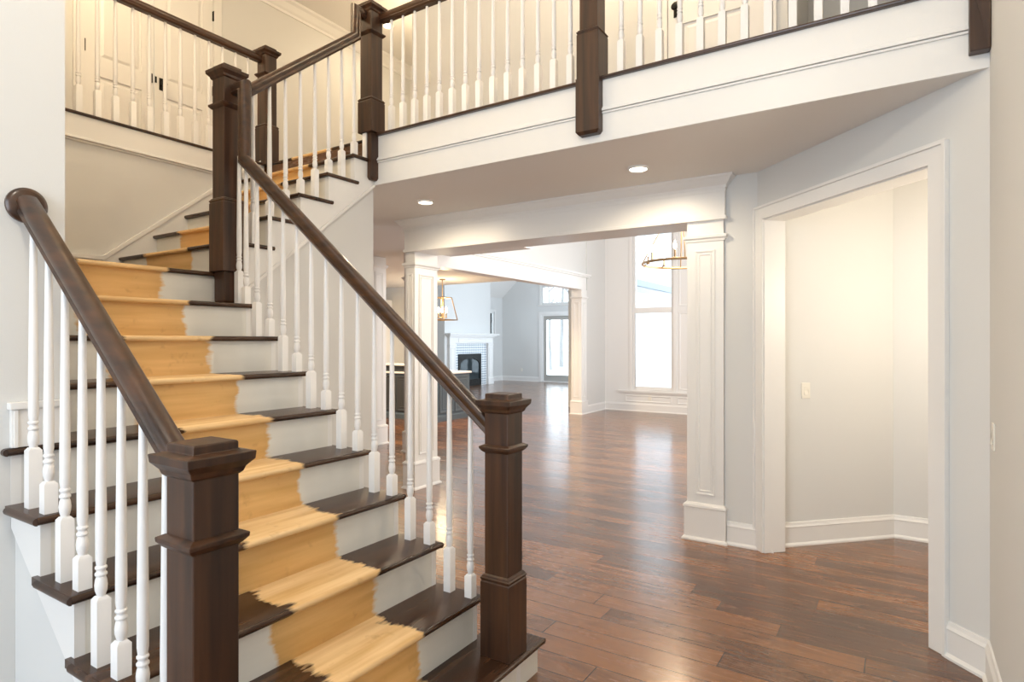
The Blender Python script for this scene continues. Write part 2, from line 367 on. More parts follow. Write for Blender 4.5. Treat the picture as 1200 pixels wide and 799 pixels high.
# closet behind the opening
cA, cB = Vector((-.80, 4.76)), Vector((-.04, 5.53))
bm = new()
prism(bm, [(cA.x, cA.y), (cB.x, cB.y), (cB.x-.06, cB.y+.1), (cA.x-.08, cA.y+.08)], 0, ZC); bx(bm, -.10, 1.6, 5.53, 5.63, 0, ZC); bx(bm, 1.5, 1.6, 3.4, 5.53, 0, ZC); bx(bm, .36, 1.6, 3.3, 3.43, 0, ZC)
struct('wall_closet', bm, 'wall')
bm = new(); bx(bm, .36, 1.6, 3.43, 5.6, ZC, ZC+.02); bx(bm, -.95, .36, 4.99, 5.6, ZC, ZC+.02); struct('ceiling_closet', bm, 'ceil')
BASE = [(0, 0), (.028, 0), (.028, .012), (.020, .022), (.016, .026), (.016, .135), (.020, .140), (.012, .155), (.008, .172), (0, .175)]
def base(name, paths, parent=None):
    bm = new()
    for p in paths: sweep2d(bm, BASE, p)
    return struct(name, bm, 'trim')
p45 = lambda s, c=0: tuple((F45.p(s, 0, c)).xy)
base('baseboard_hall', [[p45(s0-.09), (-.862, 4.67), (-1.08, 4.67)]])
base('baseboard_right', [[(.34, -2.9), (.34, 3.43), p45(s1+.09)]])
base('baseboard_closet', [[(1.45, 5.53), (cB.x, cB.y), (cA.x, cA.y)]])
base('baseboard_under_stair', [[(XW, 3.42), (XW, 2.32)]])
# hall wall beside the opening and wall between closet and dining room
bm = new(); bx(bm, -1.101, -.86, 4.67, 5.0, 0, ZC); struct('wall_hall', bm, 'wall')
bm = new(); bx(bm, -.98, -.86, 5.0, 12.6, 0, 5.3); struct('wall_dining_right', bm, 'wall')
# upper hall walls: behind balcony (with a door) and far gallery wall (with double doors)
YH = 4.62; dx0, dx1 = -1.545, -.79
bm = new(); bx(bm, -4.14, dx0, YH, YH+.12, Z2, ZT); bx(bm, dx1, -.66, YH, YH+.12, Z2, ZT); bx(bm, -.78, -.66, YH+.12, 6.6, Z2, ZT); bx(bm, -.78, .5, 5.75, 5.87, Z2, ZT); bx(bm, -.66, .34, YH, YH+.12, Z2+2.1, ZT); bx(bm, dx0, dx1, YH, YH+.12, Z2+2.05, ZT); bx(bm, -4.26, -4.14, YH+.12, 6.85, ZC+.019, ZT)
struct('wall_upper_hall', bm, 'wall')
XG = -6.2; gy0, gy1 = 2.47, 3.80
bm = new(); bx(bm, XG-.12, XG, -.2, gy0, Z2, ZT); bx(bm, XG-.12, XG, gy1, 6.85, Z2, ZT); bx(bm, XG-.12, XG, gy0, gy1, Z2+2.20, ZT); bx(bm, XG-.12, XGW-.13, YC-.10, YC+.0, Z2, ZT)
struct('wall_gallery', bm, 'wall')
bm = new(); bx(bm, -6.32, -4.14, 6.85, 6.95, ZC, ZT); struct('wall_upper_back', bm, 'wall')
CROWN = [(0, 0), (.012, .0), (.016, .03), (.035, .05), (.075, .105), (.105, .125), (.11, .15), (0, .15)]
bm = new(); sweep2d(bm, CROWN, [(-4.26, 6.85), (XG, 6.85), (XG, YC)], ZT-.15)
sweep2d(bm, CROWN, [(.34, YH), (-4.26, YH), (-4.26, 6.85)], ZT-.15)
struct('trim_upper_crown', bm, 'trim')
# balcony and gallery edge: fascia board, bead, nosing
bm = new(); bx(bm, XW, .34, 3.43, 3.45, ZC-.004, Z2-.013)
sweep2d(bm, [(0, 0), (.014, 0), (.018, .006), (.014, .011), (.010, .012), (.010, .018), (.014, .019), (.018, .025), (.013, .032), (0, .034)], [(.34, 3.43), (XW, 3.43)][::-1], 0) if False else None
F = B((0, 3.43, 0), (1, 0, 0), (0, 0, 1), (0, -1, 0))
for z, c, h in ((2.905, .010, .012), (2.92, .018, .014), (2.936, .010, .009)): bx(bm, XW, .34, z, z+h, 0, c, F)
struct('trim_balcony_fascia', bm, 'trim', bevel=.002)
bm = new(); bx(bm, XW+.02, .34, 3.40, 3.53, Z2-.015, Z2+.004); struct('trim_balcony_nosing', bm, 'darkx', bevel=.009)
bm = new(); bx(bm, XGW, XGW+.018, YC, 3.44, 2.955, Z2-.016); bx(bm, XGW, XGW+.03, YC, 3.44, 2.94, 2.957); bx(bm, XGW, XGW+.012, YC, 3.44, 2.925, 2.94); struct('trim_gallery_fascia', bm, 'trim', bevel=.003)
bm = new(); bx(bm, XGW-.12, XGW+.035, YC, 3.42, Z2-.017, Z2+.004); struct('trim_gallery_nosing', bm, 'darky', bevel=.009)

# ------------------------------------------------------------------ opening to the dining room: header, columns
HB = 2.424
def crown_box(bm, x0, x1, y0, y1): sweep2d(bm, [(0, 0), (.010, 0), (.014, .02), (.03, .035), (.055, .07), (.068, .078), (.07, .09), (0, .09)], [(x0, y0), (x0, y1), (x1, y1), (x1, y0)], ZC-.09, True)
bm = new(); bx(bm, -4.27, -1.09, 4.63, 4.99, HB, ZC)
bx(bm, -4.28, -1.08, 4.62, 5.0, HB-.004, HB+.022); bx(bm, -4.275, -1.085, 4.625, 4.63, HB+.2, HB+.235)
crown_box(bm, -4.27, -1.09, 4.63, 4.99)
struct('trim_header', bm, 'trim', bevel=.002)
def column(name, label, x0, x1, y0, y1, top, group=None, faces=('-y', '+x'), capz=None):
    t = thing(name, label, 'column', ((x0+x1)/2, (y0+y1)/2, 0), group)
    bm = new(); bx(bm, x0, x1, y0, y1, .27, top); obj('shaft', bm, 'trim', t, bevel=.003)
    cz = capz or 2.285
    def stack(bm, prof, mirror=False):
        sweep2d(bm, prof, [(x0, y0), (x0, y1), (x1, y1), (x1, y0)], 0, True)
    bm = new(); stack(bm, [(0, cz-.022), (.008, cz-.02), (.012, cz-.005), (.024, cz+.006), (.026, cz+.026), (.01, cz+.03), (0, cz+.032)]); obj('capital', bm, 'trim', t)
    bm = new(); stack(bm, [(0, 0), (.034, 0), (.034, .012), (.024, .022), (.018, .026), (.018, .245), (.024, .252), (.022, .268), (.008, .28), (0, .285)]); obj('plinth', bm, 'trim', t)
    bm = new()
    for f in faces:
        if f == '-y': F = B((x0, y0, 0), (1, 0, 0), (0, 0, 1), (0, -1, 0)); w = x1-x0
        else: F = B((x1, y0, 0), (0, 1, 0), (0, 0, 1), (1, 0, 0)); w = y1-y0
        mg = min(.062, w*.22); ring(bm, F, mg, w-mg, .345, cz-.085, .024, .008); ring(bm, F, mg+.03, w-mg-.03, .375, cz-.115, .010, .005)
    obj('panel_moulding', bm, 'trim', t)
    return t
column('pilaster', 'white panelled pilaster against the grey wall at the right end of the header', -1.377, -1.103, 4.65, 4.98, HB)
column('column', 'white panelled column under the left end of the header, seen behind the stair balusters', -4.28, -4.155, 4.66, 5.02, HB)
column('column', 'white column half hidden behind the panelled column left of the header', -5.72, -5.50, 6.2, 6.55, 2.57, capz=2.36)
column('column', 'white column lit orange at the far end of the dining room beam', -5.735, -5.50, 11.25, 11.5, 2.57, capz=2.40)
column('pilaster', 'white pilaster seen past the edge of the wall under the stair', -6.62, -6.40, 6.25, 6.55, ZC, capz=2.60)
# beam along the dining room, its wall above, end wall, window wall
bm = new(); bx(bm, -5.72, -5.505, 6.19, 11.49, 2.57, 2.87)
sweep2d(bm, [(0, 0), (.012, 0), (.02, .02), (.05, .055), (.06, .075), (0, .075)], [(-5.5, 11.6), (-5.5, 6.0)][::-1], 2.87) if False else bx(bm, -5.74, -5.45, 6.17, 11.62, 2.86, 2.90)
bx(bm, -5.73, -5.475, 6.18, 11.6, 2.83, 2.865)
struct('trim_beam', bm, 'trim', bevel=.004)
YD = 12.43
bm = new(); bx(bm, -5.70, -5.52, 6.95, 11.5, 2.9, 5.3); bx(bm, -5.72, -5.50, 11.5, YD+.1, 0, 5.3); struct('wall_dining_left', bm, 'wall')
bm = new(); bx(bm, -4.14, -.95, 4.99, 5.12, ZC, 5.3) ; struct('wall_dining_front', bm, 'wall')
wx0, wx1, wz0, wz1 = -4.86, -3.955, .46, 3.95
bm = new(); bx(bm, -5.5, wx0, YD, YD+.16, 0, 5.3); bx(bm, wx1, -.98, YD, YD+.16, 0, 5.3); bx(bm, wx0, wx1, YD, YD+.16, 0, wz0); bx(bm, wx0, wx1, YD, YD+.16, wz1, 5.3)
struct('wall_dining_back', bm, 'trim')
bm = new(); prism(bm, [(-4.1, 5.0), (-.9, 5.0), (-.9, YD+.1), (-5.7, YD+.1), (-5.7, 6.9), (-4.1, 6.9)], 5.3, 5.35); struct('ceiling_dining', bm, 'ceil')
base('baseboard_dining', [[(-1.0, YD), (-5.5, YD), (-5.5, 11.52)]])
def window(name, F, w, h, sill=True, mull=None, parent=None, grid=0):
    """sash window in the hole a 0..w, b 0..h of frame F (c towards the room)"""
    bm = new(); fw = .055
    for a0, a1, b0, b1 in ((0, fw, 0, h), (w-fw, w, 0, h), (fw, w-fw, 0, fw+.02), (fw, w-fw, h-fw, h)): bx(bm, a0, a1, b0, b1, -.13, -.02, F)
    if mull: bx(bm, fw, w-fw, mull-.05, mull+.07, -.13, -.01, F)
    fr = struct(name, bm, 'trim', bevel=.004)
    bm = new(); bx(bm, fw, w-fw, .06, h-fw, -.085, -.079, F); obj('glass', bm, 'glass', fr)
    bm = new()
    for a0, a1, b0, b1 in ((-.07, .004, -.02, h+.08), (w-.004, w+.07, -.02, h+.08), (.004, w-.004, h-.004, h+.08)): bx(bm, a0, a1, b0, b1, 0, .02, F)
    obj('casing', bm, 'trim', fr, bevel=.003)
    if sill:
        bm = new(); bx(bm, -.11, w+.11, -.045, -.01, -.1, .055, F); obj('sill', bm, 'trim', fr, bevel=.006)
    return fr
FD = B((wx0, YD, wz0), (1, 0, 0), (0, 0, 1), (0, -1, 0))
window('window_1', FD, wx1-wx0, wz1-wz0, False, 1.70)
bm = new()
F = B((0, YD, 0), (1, 0, 0), (0, 0, 1), (0, -1, 0))
bx(bm, -5.17, -1.0, .415, .45, 0, .055, F); bx(bm, -5.14, -1.0, .385, .415, 0, .028, F)
for a0, a1 in ((-5.02, -4.0), (-3.88, -2.9)): ring(bm, F, a0, a1, .205, .345, .03, .014)
for a0, a1 in ((-3.84, -2.9),): ring(bm, F, a0, a1, .50, 2.10, .03, .014); ring(bm, F, a0, a1, 2.24, 3.9, .03, .014)
bx(bm, wx1+.07, -1.0, 2.13, 2.20, 0, .02, F)
struct('trim_wainscot', bm, 'trim')
o = None
# ------------------------------------------------------------------ kitchen and great room shell
YK = 10.4; YB = 19.53; XL = -12.94
bm = new(); bx(bm, -13.2, -8.75, YK-.12, YK, 0, ZC); bx(bm, -13.2, -5.6, YK-.02, YK+.1, ZC+.02, 6.6); struct('wall_kitchen', bm, 'wall')
bm = new(); bx(bm, -13.3, -13.1, 3.0, YK, 0, ZC+.1); bx(bm, -13.2, -5.03, 3.0, 3.12, 0, ZC); struct('wall_kitchen_left', bm, 'wall')
swy0, swy1, swz0, swz1 = 18.25, 19.0, 1.72, 2.62
bm = new(); bx(bm, XL-.15, XL, YK, swy0, 0, 3.3); bx(bm, XL-.15, XL, swy1, YB+.1, 0, 3.3); bx(bm, XL-.15, XL, swy0, swy1, 0, swz0); bx(bm, XL-.15, XL, swy0, swy1, swz1, 3.3)
struct('wall_great_left', bm, 'wall')
gx0, gx1, gdh = -11.2, -8.6, 2.49; tz0, tz1 = 2.86, 3.55
bm = new()
FB = B((0, YB, 0), (1, 0, 0), (0, 0, 1), (0, -1, 0))
bx(bm, XL, gx0, 0, 6.6, -.16, 0, FB); bx(bm, gx1, -6.32, 0, 6.6, -.16, 0, FB); bx(bm, gx0, gx1, gdh, tz0, -.16, 0, FB); bx(bm, gx0, gx1, tz1, 6.6, -.16, 0, FB)
struct('wall_great_back', bm, 'wall')
bm = new(); bx(bm, -6.44, -6.32, YD+.05, YB, 0, 4.6); bx(bm, -6.4, -5.72, YD, YD+.12, 0, 6.6); bx(bm, -5.62, -5.5, 11.5, YD, 5.3, 6.6); bx(bm, -5.72, -5.6, YK, YD, 5.3, 6.6); struct('wall_great_right', bm, 'wall')
sl = .905; EV = 2.95
bm = new(); Fv = B((0, 0, 0), (1, 0, 0), (0, 0, 1), (0, 1, 0))
prism(bm, [(XL-.15, 3.16-.15*sl), (-9.63, 6.155), (-6.32, 3.16), (-6.32, 3.28), (-9.63, 6.275), (XL-.15, 3.28-.15*sl)], YK, YB+.1, Fv)
struct('ceiling_great', bm, 'ceil')
base('baseboard_great', [[(gx0-.1, YB), (XL, YB), (XL, 17.8)]])
window('window_2', B((XL, swy0, swz0), (0, 1, 0), (0, 0, 1), (1, 0, 0)), swy1-swy0, swz1-swz0)
window('window_3', B((gx0, YB, tz0), (1, 0, 0), (0, 0, 1), (0, -1, 0)), gx1-gx0, tz1-tz0)
# glazed patio door
F = B((gx0, YB, 0), (1, 0, 0), (0, 0, 1), (0, -1, 0)); w = gx1-gx0
bm = new()
for a0, a1, b0, b1 in ((-.1, .004, 0, gdh+.1), (w-.004, w+.1, 0, gdh+.1), (.004, w-.004, gdh-.01, gdh+.1)): bx(bm, a0, a1, b0, b1, 0, .02, F)
for a0, a1, b0, b1 in ((0, .06, 0, gdh), (w-.06, w, 0, gdh), (.06, w-.06, gdh-.06, gdh), (.06, w-.06, 0, .035)): bx(bm, a0, a1, b0, b1, -.14, 0, F)
d4 = struct('door_4', bm, 'trim', bevel=.004)
for a in (.06, w/2-.02):
    bm = new(); pw = w/2-.04; st = .11
    for a0, a1, b0, b1 in ((a, a+st, .04, gdh-.06), (a+pw-st, a+pw, .04, gdh-.06), (a+st, a+pw-st, .04, .26), (a+st, a+pw-st, gdh-.2, gdh-.06)): bx(bm, a0, a1, b0, b1, -.12, -.07, F)
    lf = obj('door_leaf', bm, mat('taupe_door_frame', (.42, .41, .38), .5), d4, bevel=.004)
    bm = new(); bx(bm, a+st, a+pw-st, .26, gdh-.2, -.1, -.094, F); obj('glass', bm, 'glass', lf)
# ------------------------------------------------------------------ upstairs doors
def panel_door(name, F, w, h, panels, hinges=(), knob=None, latch=None, arch=False):
    bm = new(); T = .036
    xs = sorted({0, w} | {p[0] for p in panels} | {p[1] for p in panels}); zs = sorted({0, h} | {p[2] for p in panels} | {p[3] for p in panels})
    for i in range(len(xs)-1):
        for j in range(len(zs)-1):
            xm, zm = (xs[i]+xs[i+1])/2, (zs[j]+zs[j+1])/2
            if any(p[0] < xm < p[1] and p[2] < zm < p[3] for p in panels): continue
            bx(bm, xs[i], xs[i+1], zs[j], zs[j+1], -T, 0, F)
    d = struct(name, bm, 'trim')
    for p in panels:
        bm = new(); bx(bm, p[0], p[1], p[2], p[3], -T*.75, -.014, F)
        g = .045
        lo = [bm.verts.new(F.p(a, b, -.014)) for a, b in ((p[0]+.02, p[2]+.02), (p[1]-.02, p[2]+.02), (p[1]-.02, p[3]-.02), (p[0]+.02, p[3]-.02))]
        hi = [bm.verts.new(F.p(a, b, -.003)) for a, b in ((p[0]+g, p[2]+g), (p[1]-g, p[2]+g), (p[1]-g, p[3]-g), (p[0]+g, p[3]-g))]
        bm.faces.new(hi)
        for i in range(4): bm.faces.new((lo[i], lo[(i+1) % 4], hi[(i+1) % 4], hi[i]))
        obj('door_panel', bm, 'trim', d)
    for a, b in hinges:
        bm = new(); bx(bm, a-.009, a+.009, b-.05, b+.05, -.002, .010, F); lathe(bm, a, .012, [(.007, b-.055), (.007, b+.055)], 8, B(F.O, F.U, F.N, F.V)); obj('hinge', bm, 'black', d)
    if knob:
        a, b = knob; K = B(F.p(a, b, 0), F.U, F.V, F.N)
        bm = new(); bx(bm, -.024, .024, -.06, .06, 0, .007, K); lathe(bm, 0, 0, [(.012, .007), (.010, .03), (.016, .036), (.028, .045), (.030, .056), (.022, .066), (.004, .069)], 16, K); obj('knob', bm, 'black', d, smooth=True)
    if latch:
        for a, b, s in latch:
            bm = new(); bx(bm, a-.008, a+.008, b-s, b+s, -.002, .008, F); obj('latch_plate', bm, 'black', d)
    return d
FG = B((XG, gy0+.06, Z2+.01), (0, 1, 0), (0, 0, 1), (1, 0, 0)); dw = (gy1-gy0-.12)/2; dhh = 2.10
pp = lambda w: [(.115, w-.115, .23, .81), (.115, w-.115, .98, 1.98)]
panel_door('door_1', FG, dw-.003, dhh, pp(dw), hinges=[(-.004, 1.05), (-.004, 1.85), (-.004, .22)], latch=[(dw-.025, .96, .045)])
FG2 = B((XG, gy0+.06+dw+.003, Z2+.01), (0, 1, 0), (0, 0, 1), (1, 0, 0))
panel_door('door_2', FG2, dw-.003, dhh, pp(dw), hinges=[(dw+.002, 1.05), (dw+.002, 1.85), (dw+.002, .22)], knob=(.07, .93), latch=[(.012, .96, .03)])
F = B((XG, 0, Z2), (0, 1, 0), (0, 0, 1), (1, 0, 0))
bm = new()
for a0, a1, b0, b1 in ((gy0-.035, gy0+.055, 0, 2.21), (gy1-.055, gy1+.035, 0, 2.21), (gy0+.055, gy1-.055, 2.12, 2.21)): bx(bm, a0, a1, b0, b1, -.06, .018, F)
bx(bm, YC+.5, gy0-.9, 0, 2.21, 0, .018, F)
struct('trim_gallery_door_casing', bm, 'trim', bevel=.003)
FH = B((dx0+.03, YH, Z2+.01), (1, 0, 0), (0, 0, 1), (0, -1, 0)); dw3 = dx1-dx0-.06
panel_door('door_3', FH, dw3, 2.0, [(.115, dw3-.115, .23, .81), (.115, dw3-.115, .98, 1.88)], knob=(.07, .93))
F = B((0, YH, Z2), (1, 0, 0), (0, 0, 1), (0, -1, 0))
bm = new()
for a0, a1, b0, b1 in ((dx0-.06, dx0+.028, 0, 2.10), (dx1-.028, dx1+.06, 0, 2.10), (dx0+.028, dx1-.028, 2.02, 2.10)): bx(bm, a0, a1, b0, b1, -.06, .018, F)
struct('trim_balcony_door_casing', bm, 'trim', bevel=.003)

# ------------------------------------------------------------------ the staircase
ST = thing('staircase', 'staircase with dark treads, white risers and a bare wood strip up the middle', 'staircase', (-2.4, 1.54, 0))
TH = NOS
def tread_profile(bm, x_front, x_back, y0, y1, z, F=WB):
    """board with a rounded nosing along the front edge (front faces +x of F)"""
    r = TH/2; pts = [(x_back, z-TH)]
    for i in range(7):
        a = -math.pi/2+math.pi*i/6; pts.append((x_front-r+r*math.cos(a), z-r+r*math.sin(a)))
    pts.append((x_back, z))
    G = B(F.O, F.U, F.N, F.V)
    prism(bm, pts, y0, y1, G)
def ret(bm, x0, x1, y, z, out, F=WB):
    """return nosing at a tread end: half round strip running back along the side"""
    r = TH/2; pts = []
    for i in range(7):
        a = -math.pi/2+math.pi*i/6; pts.append((y+out*(-r+r*math.cos(a)), z-r+r*math.sin(a)))
    prism(bm, pts, x0, x1, B(F.O, F.V, F.N, F.U))
for k in range(1, 10):
    xf = xk(k); xb = xk(k+1)-OV-.02
    bm = new()
    if k == 1:
        tread_profile(bm, xf, xb, YL-.12, 2.42, zt(k))
        ret(bm, xb+.02, xf-.005, 2.433, zt(k), 1); ret(bm, xb+.02, xf-.005, YL-.133, zt(k), -1)
    else:
        y0 = YL+TH/2 if k < 6 else YC
        tread_profile(bm, xf, xb, y0, YR-TH/2, zt(k)); ret(bm, xk(k+1)-.01, xf-.004, YR, zt(k), 1)
        if k < 6: ret(bm, xk(k+1)-.005, xf-.004, YL, zt(k), -1)
        if k == 6:
            tread_profile(bm, xf, XWL+.001, YL+TH/2, YC, zt(k)); ret(bm, XWL+.001, xf-.004, YL, zt(k), -1)
    obj('tread', bm, 'tread_low', ST, smooth=True)
    bm = new(); z0 = 0 if k == 1 else zt(k-1)
    ya, yb = (YL+OV+.006, YR-OV-.006) if k > 1 else (YL-.09, 2.40)
    if k > 6: ya = YC
    bx(bm, xf-OV-.018, xf-OV, ya, yb, z0-.0, zt(k)-TH); obj('riser', bm, 'riser_low', ST)
# landing
bm = new(); tread_profile(bm, xk(10), XGW, YC, yk(11)-.03, zt(10)); bx(bm, XGW, XW-.02, yk(11)-.04, 2.46, zt(10)-TH, zt(10)-.001); obj('landing', bm, 'tread_low', ST, smooth=True)
bm = new(); bx(bm, xk(10)-OV-.018, xk(10)-OV, YC, 2.24, zt(9), zt(10)-TH); obj('riser', bm, 'riser_low', ST)
FU = B((0, 0, 0), (0, -1, 0), (1, 0, 0), (0, 0, 1))              # front of the upper flight looks to -y
for k in range(11, 17):
    yf = yk(k); yb = yk(k+1)+OV+.02
    if k < 16:
        bm = new(); tread_profile(bm, -yf, -yb, XGW, XO-TH/2, zt(k), FU); ret(bm, -(yk(k+1)+.06), -yf-.004, XO, zt(k), 1, FU)
        obj('tread', bm, 'tread_up', ST, smooth=True)
    else:
        bm = new(); tread_profile(bm, -yf, -(yf+.12), XGW, XW-.02, Z2, FU); obj('tread', bm, 'tread_up', ST, smooth=True)
    bm = new(); bx(bm, XGW, XW-.006, yf+OV, yf+OV+.018, zt(k-1), zt(k)-TH); obj('riser', bm, 'riser_up', ST)
# stringers
FX = B((0, 0, 0), (1, 0, 0), (0, 0, 1), (0, -1, 0))
def lowz(x): return .80+(-2.518-x)*.7978
def steps(bm, k0, k1, fx, lo, end, c0, c1, F):
    """sawtooth board: one upright quad per step, from the lower edge lo(a) to the tread's underside"""
    for k in range(k0, k1+1):
        a, b = fx(k), (fx(k+1) if k < k1 else end)
        prism(bm, [(a, max(0, lo(a))), (b, max(0, lo(b))), (b, zt(k)-TH), (a, zt(k)-TH)], c0, c1, F)
fl = lambda k: xk(k)-OV+.001
bm = new(); steps(bm, 1, 6, fl, lowz, XWL+.001, -(YL+OV+.03), -(YL+OV), FX); obj('stringer', bm, 'trim', ST)
bm = new(); prism(bm, [(-1.56, 0), (XWL+.001, 0), (XWL+.001, lowz(XWL)), ], -(YL+OV+.05), -(YL+OV+.012), FX); obj('spandrel', bm, 'wall', ST)
bm = new(); steps(bm, 1, 9, fl, lambda x: 0, xk(10), -(YR-OV), -(YR-OV-.03), FX); obj('stringer', bm, 'trim', ST)
# open stringer of the upper flight on its wall
FY = B((0, 0, 0), (0, 1, 0), (0, 0, 1), (1, 0, 0))
low = lambda y: 2.735+(y-3.43)*.81
fu = lambda k: yk(k)+OV-.001
bm = new(); prism(bm, [(2.22, low(2.22)), (fu(11), low(fu(11))), (fu(11), zt(10)-.02), (2.22, zt(10)-.02)], XW-.03, XW+.012, FY)
steps(bm, 11, 15, fu, low, 3.428, XW-.03, XW+.012, FY)
for dz in (0,):
    prism(bm, [(2.28, low(2.28)-.012), (3.43, low(3.43)-.012), (3.43, low(3.43)+.012), (2.28, low(2.28)+.012)], XW, XW+.020, FY)
obj('stringer', bm, 'trim', ST)
# skirt board on the far wall
bm = new()
prism(bm, [(YC, zt(10)), (2.2, zt(10)), (3.43, zt(10)+.81*1.2), (3.43, 2.807+.81*.45), (2.115, 2.10), (YC, 2.10)], XGW, XGW+.016, FY)
prism(bm, [(YC, 2.10), (2.115, 2.10), (3.3, 3.05), (3.3, 3.085), (2.105, 2.13), (YC, 2.13)], XGW, XGW+.026, FY)
obj('skirt_board', bm, 'trim', ST, bevel=.003)
bm = new(); bx(bm, XWL, XWL+.02, YL+.025, YC, zt(6), 1.275); bx(bm, XWL, XWL+.032, YL+.018, YC, 1.275, 1.30); bx(bm, XWL+.02, XWL+.026, YL+.03, YL+.045, zt(6), 1.275)
obj('wall_return', bm, 'trim', ST, bevel=.003)

# ------------------------------------------------------------------ newels, balusters, rails
def newel(parent, x, y, zb, cap, collar, basetop, drop=None, half=None, notch=None):
    s = .060; b = .074
    bm = new(); frustum(bm, x, y, [(basetop-.03, s), (cap-.075, s)]); n = obj('newel_post', bm, 'dark', parent, bevel=.004)
    bm = new(); frustum(bm, x, y, [(zb, b), (basetop-.032, b), (basetop-.028, b-.004), (basetop-.016, b+.003), (basetop-.012, b-.004), (basetop-.006, b-.005), (basetop, s+.001)])
    if drop: frustum(bm, x, y, [(drop[0], drop[1]-.016), (drop[0]+.018, drop[1]), (zb+.001, drop[1])])
    obj('newel_base', bm, 'dark', n, bevel=.003)
    bm = new(); frustum(bm, x, y, [(collar-.016, s+.001), (collar-.010, s+.008), (collar+.002, s+.018), (collar+.012, s+.019), (collar+.018, s+.006), (collar+.020, s+.001)]); obj('newel_collar', bm, 'dark', n, bevel=.002)
    bm = new(); frustum(bm, x, y, [(cap-.085, s+.001), (cap-.078, s+.008), (cap-.066, s+.012), (cap-.048, s+.028), (cap-.028, s+.030), (cap-.024, s+.004), (cap-.022, s-.001), (cap-.003, s-.001), (cap, s-.004)]); obj('newel_cap', bm, 'dark', n, bevel=.003)
    return n
BALM = {}
def baluster(parent, x, y, z, block, top):
    """square block at the foot, turned vase and rings, slender tapered shaft"""
    key = (round(block, 3), round(top-z, 3))
    if key not in BALM:
        bm = new(); s = .0195; H = top-z
        frustum(bm, 0, 0, [(0, s), (block-.010, s), (block, s*.62)])
        b = block
        lathe(bm, 0, 0, [(.011, b-.004), (.0125, b+.004), (.0165, b+.018), (.0175, b+.032), (.0155, b+.048), (.0125, b+.058), (.0165, b+.062), (.0165, b+.068), (.0125, b+.072), (.0125, b+.078), (.0160, b+.082), (.0160, b+.087), (.0125, b+.091), (.0150, b+.11), (.0152, b+.2), (.0100, H)], 12)
        bmesh.ops.recalc_face_normals(bm, faces=bm.faces)
        me = bpy.data.meshes.new('baluster'); bm.to_mesh(me); bm.free(); me.materials.append(M['white'])
        for pl in me.polygons: pl.use_smooth = True
        BALM[key] = me
    o = bpy.data.objects.new('baluster', BALM[key]); COL.objects.link(o); o.parent = parent; o.location = Vector((x, y, z))-org(parent)
    md = o.modifiers.new('edge', 'EDGE_SPLIT'); md.split_angle = R(45)
RAIL = [(-.022, -.036), (.022, -.036), (.030, -.024), (.026, -.012), (.033, .004), (.031, .020), (.020, .032), (0, .036), (-.020, .032), (-.031, .020), (-.033, .004), (-.026, -.012), (-.030, -.024)]
SLP = .1985/.243
def rz(x): return zt(2)+(-1.60-x)*SLP+.845                        # rail centre height above the nosing line
YBR = 2.225; YBL = .865
# right hand railing of the lower flight
RR = thing('stair_railing', 'right railing of the lower stair flight, from the hall floor newel to the corner newel', 'railing', (-1.46, YBR, 0))
newel(RR, -1.46, 2.215, zt(1), 1.285, 1.045, .505)
N3 = newel(RR, -3.49, 2.20, zt(10), 3.195, 2.945, 2.385, drop=(zt(9), .052))
bm = new(); xg = -3.335
sweep_run(bm, RAIL, [(1.40+.12, rz(-1.52)), (-xg, rz(xg)), (-xg, 3.05), (3.43, 3.05)], (0, YBR-.01, 0), (-1, 0, 0)); obj('handrail', bm, 'darkx', RR, smooth=True)
for k in range(2, 10):
    for i, d in enumerate((.048, .170)):
        x = xk(k)-d
        if k == 9: x = xk(9)-(.035, .105)[i]
        baluster(RR, x, YBR, zt(k), .105 if i == 0 else .205, rz(x)-.025)
# left hand railing of the lower flight
RL = thing('stair_railing', 'nearest stair railing at left, from a big square newel up to a round wall rosette', 'railing', (-1.475, YBL, 0))
newel(RL, -1.475, YBL, zt(1), 1.262, 1.015, .505)
bm = new(); sweep_run(bm, RAIL, [(1.475+.06, rz(-1.535)), (-XWL-.02, rz(XWL+.02))], (0, YBL+.01, 0), (-1, 0, 0)); hr = obj('handrail', bm, 'darkx', RL, smooth=True)
bm = new(); FR = B((XWL, YBL+.013, 1.99), (0, 1, 0), (0, 0, 1), (1, 0, 0)); lathe(bm, 0, 0, [(.062, .0), (.062, .012), (.056, .018), (.048, .022)], 32, FR); obj('rosette', bm, 'darkx', hr, smooth=True)
for k in range(2, 7):
    for i, d in enumerate((.048, .170)):
        x = xk(k)-d
        if x < XWL+.03 or (k == 6 and i): continue
        baluster(RL, x, YBL, zt(k), .105 if i == 0 else .205, rz(x)-.025)
# upper flight railing
XB = -3.495
def rz2(y): return zt(11)+(y-yk(11))*.81+.865
RU = thing('stair_railing', 'railing of the upper flight rising from the corner newel to the balcony newel', 'railing', (XB, 3.0, Z2))
newel(RU, -3.48, 3.40, Z2, 4.145, 3.90, 3.40, drop=(2.765, .045))
bm = new(); sweep_run(bm, RAIL, [(2.262, rz2(2.262)), (3.25, rz2(3.25)), (3.25, 4.04), (3.338, 4.04)], (XB, 0, 0), (0, 1, 0)); obj('handrail', bm, 'darky', RU, smooth=True)
for k in range(11, 16):
    for i, d in enumerate((.045, .168)):
        y = yk(k)+d
        if y < 2.33: continue
        baluster(RU, XB-.005, y, zt(k), .105 if i == 0 else .205, rz2(y)-.02)
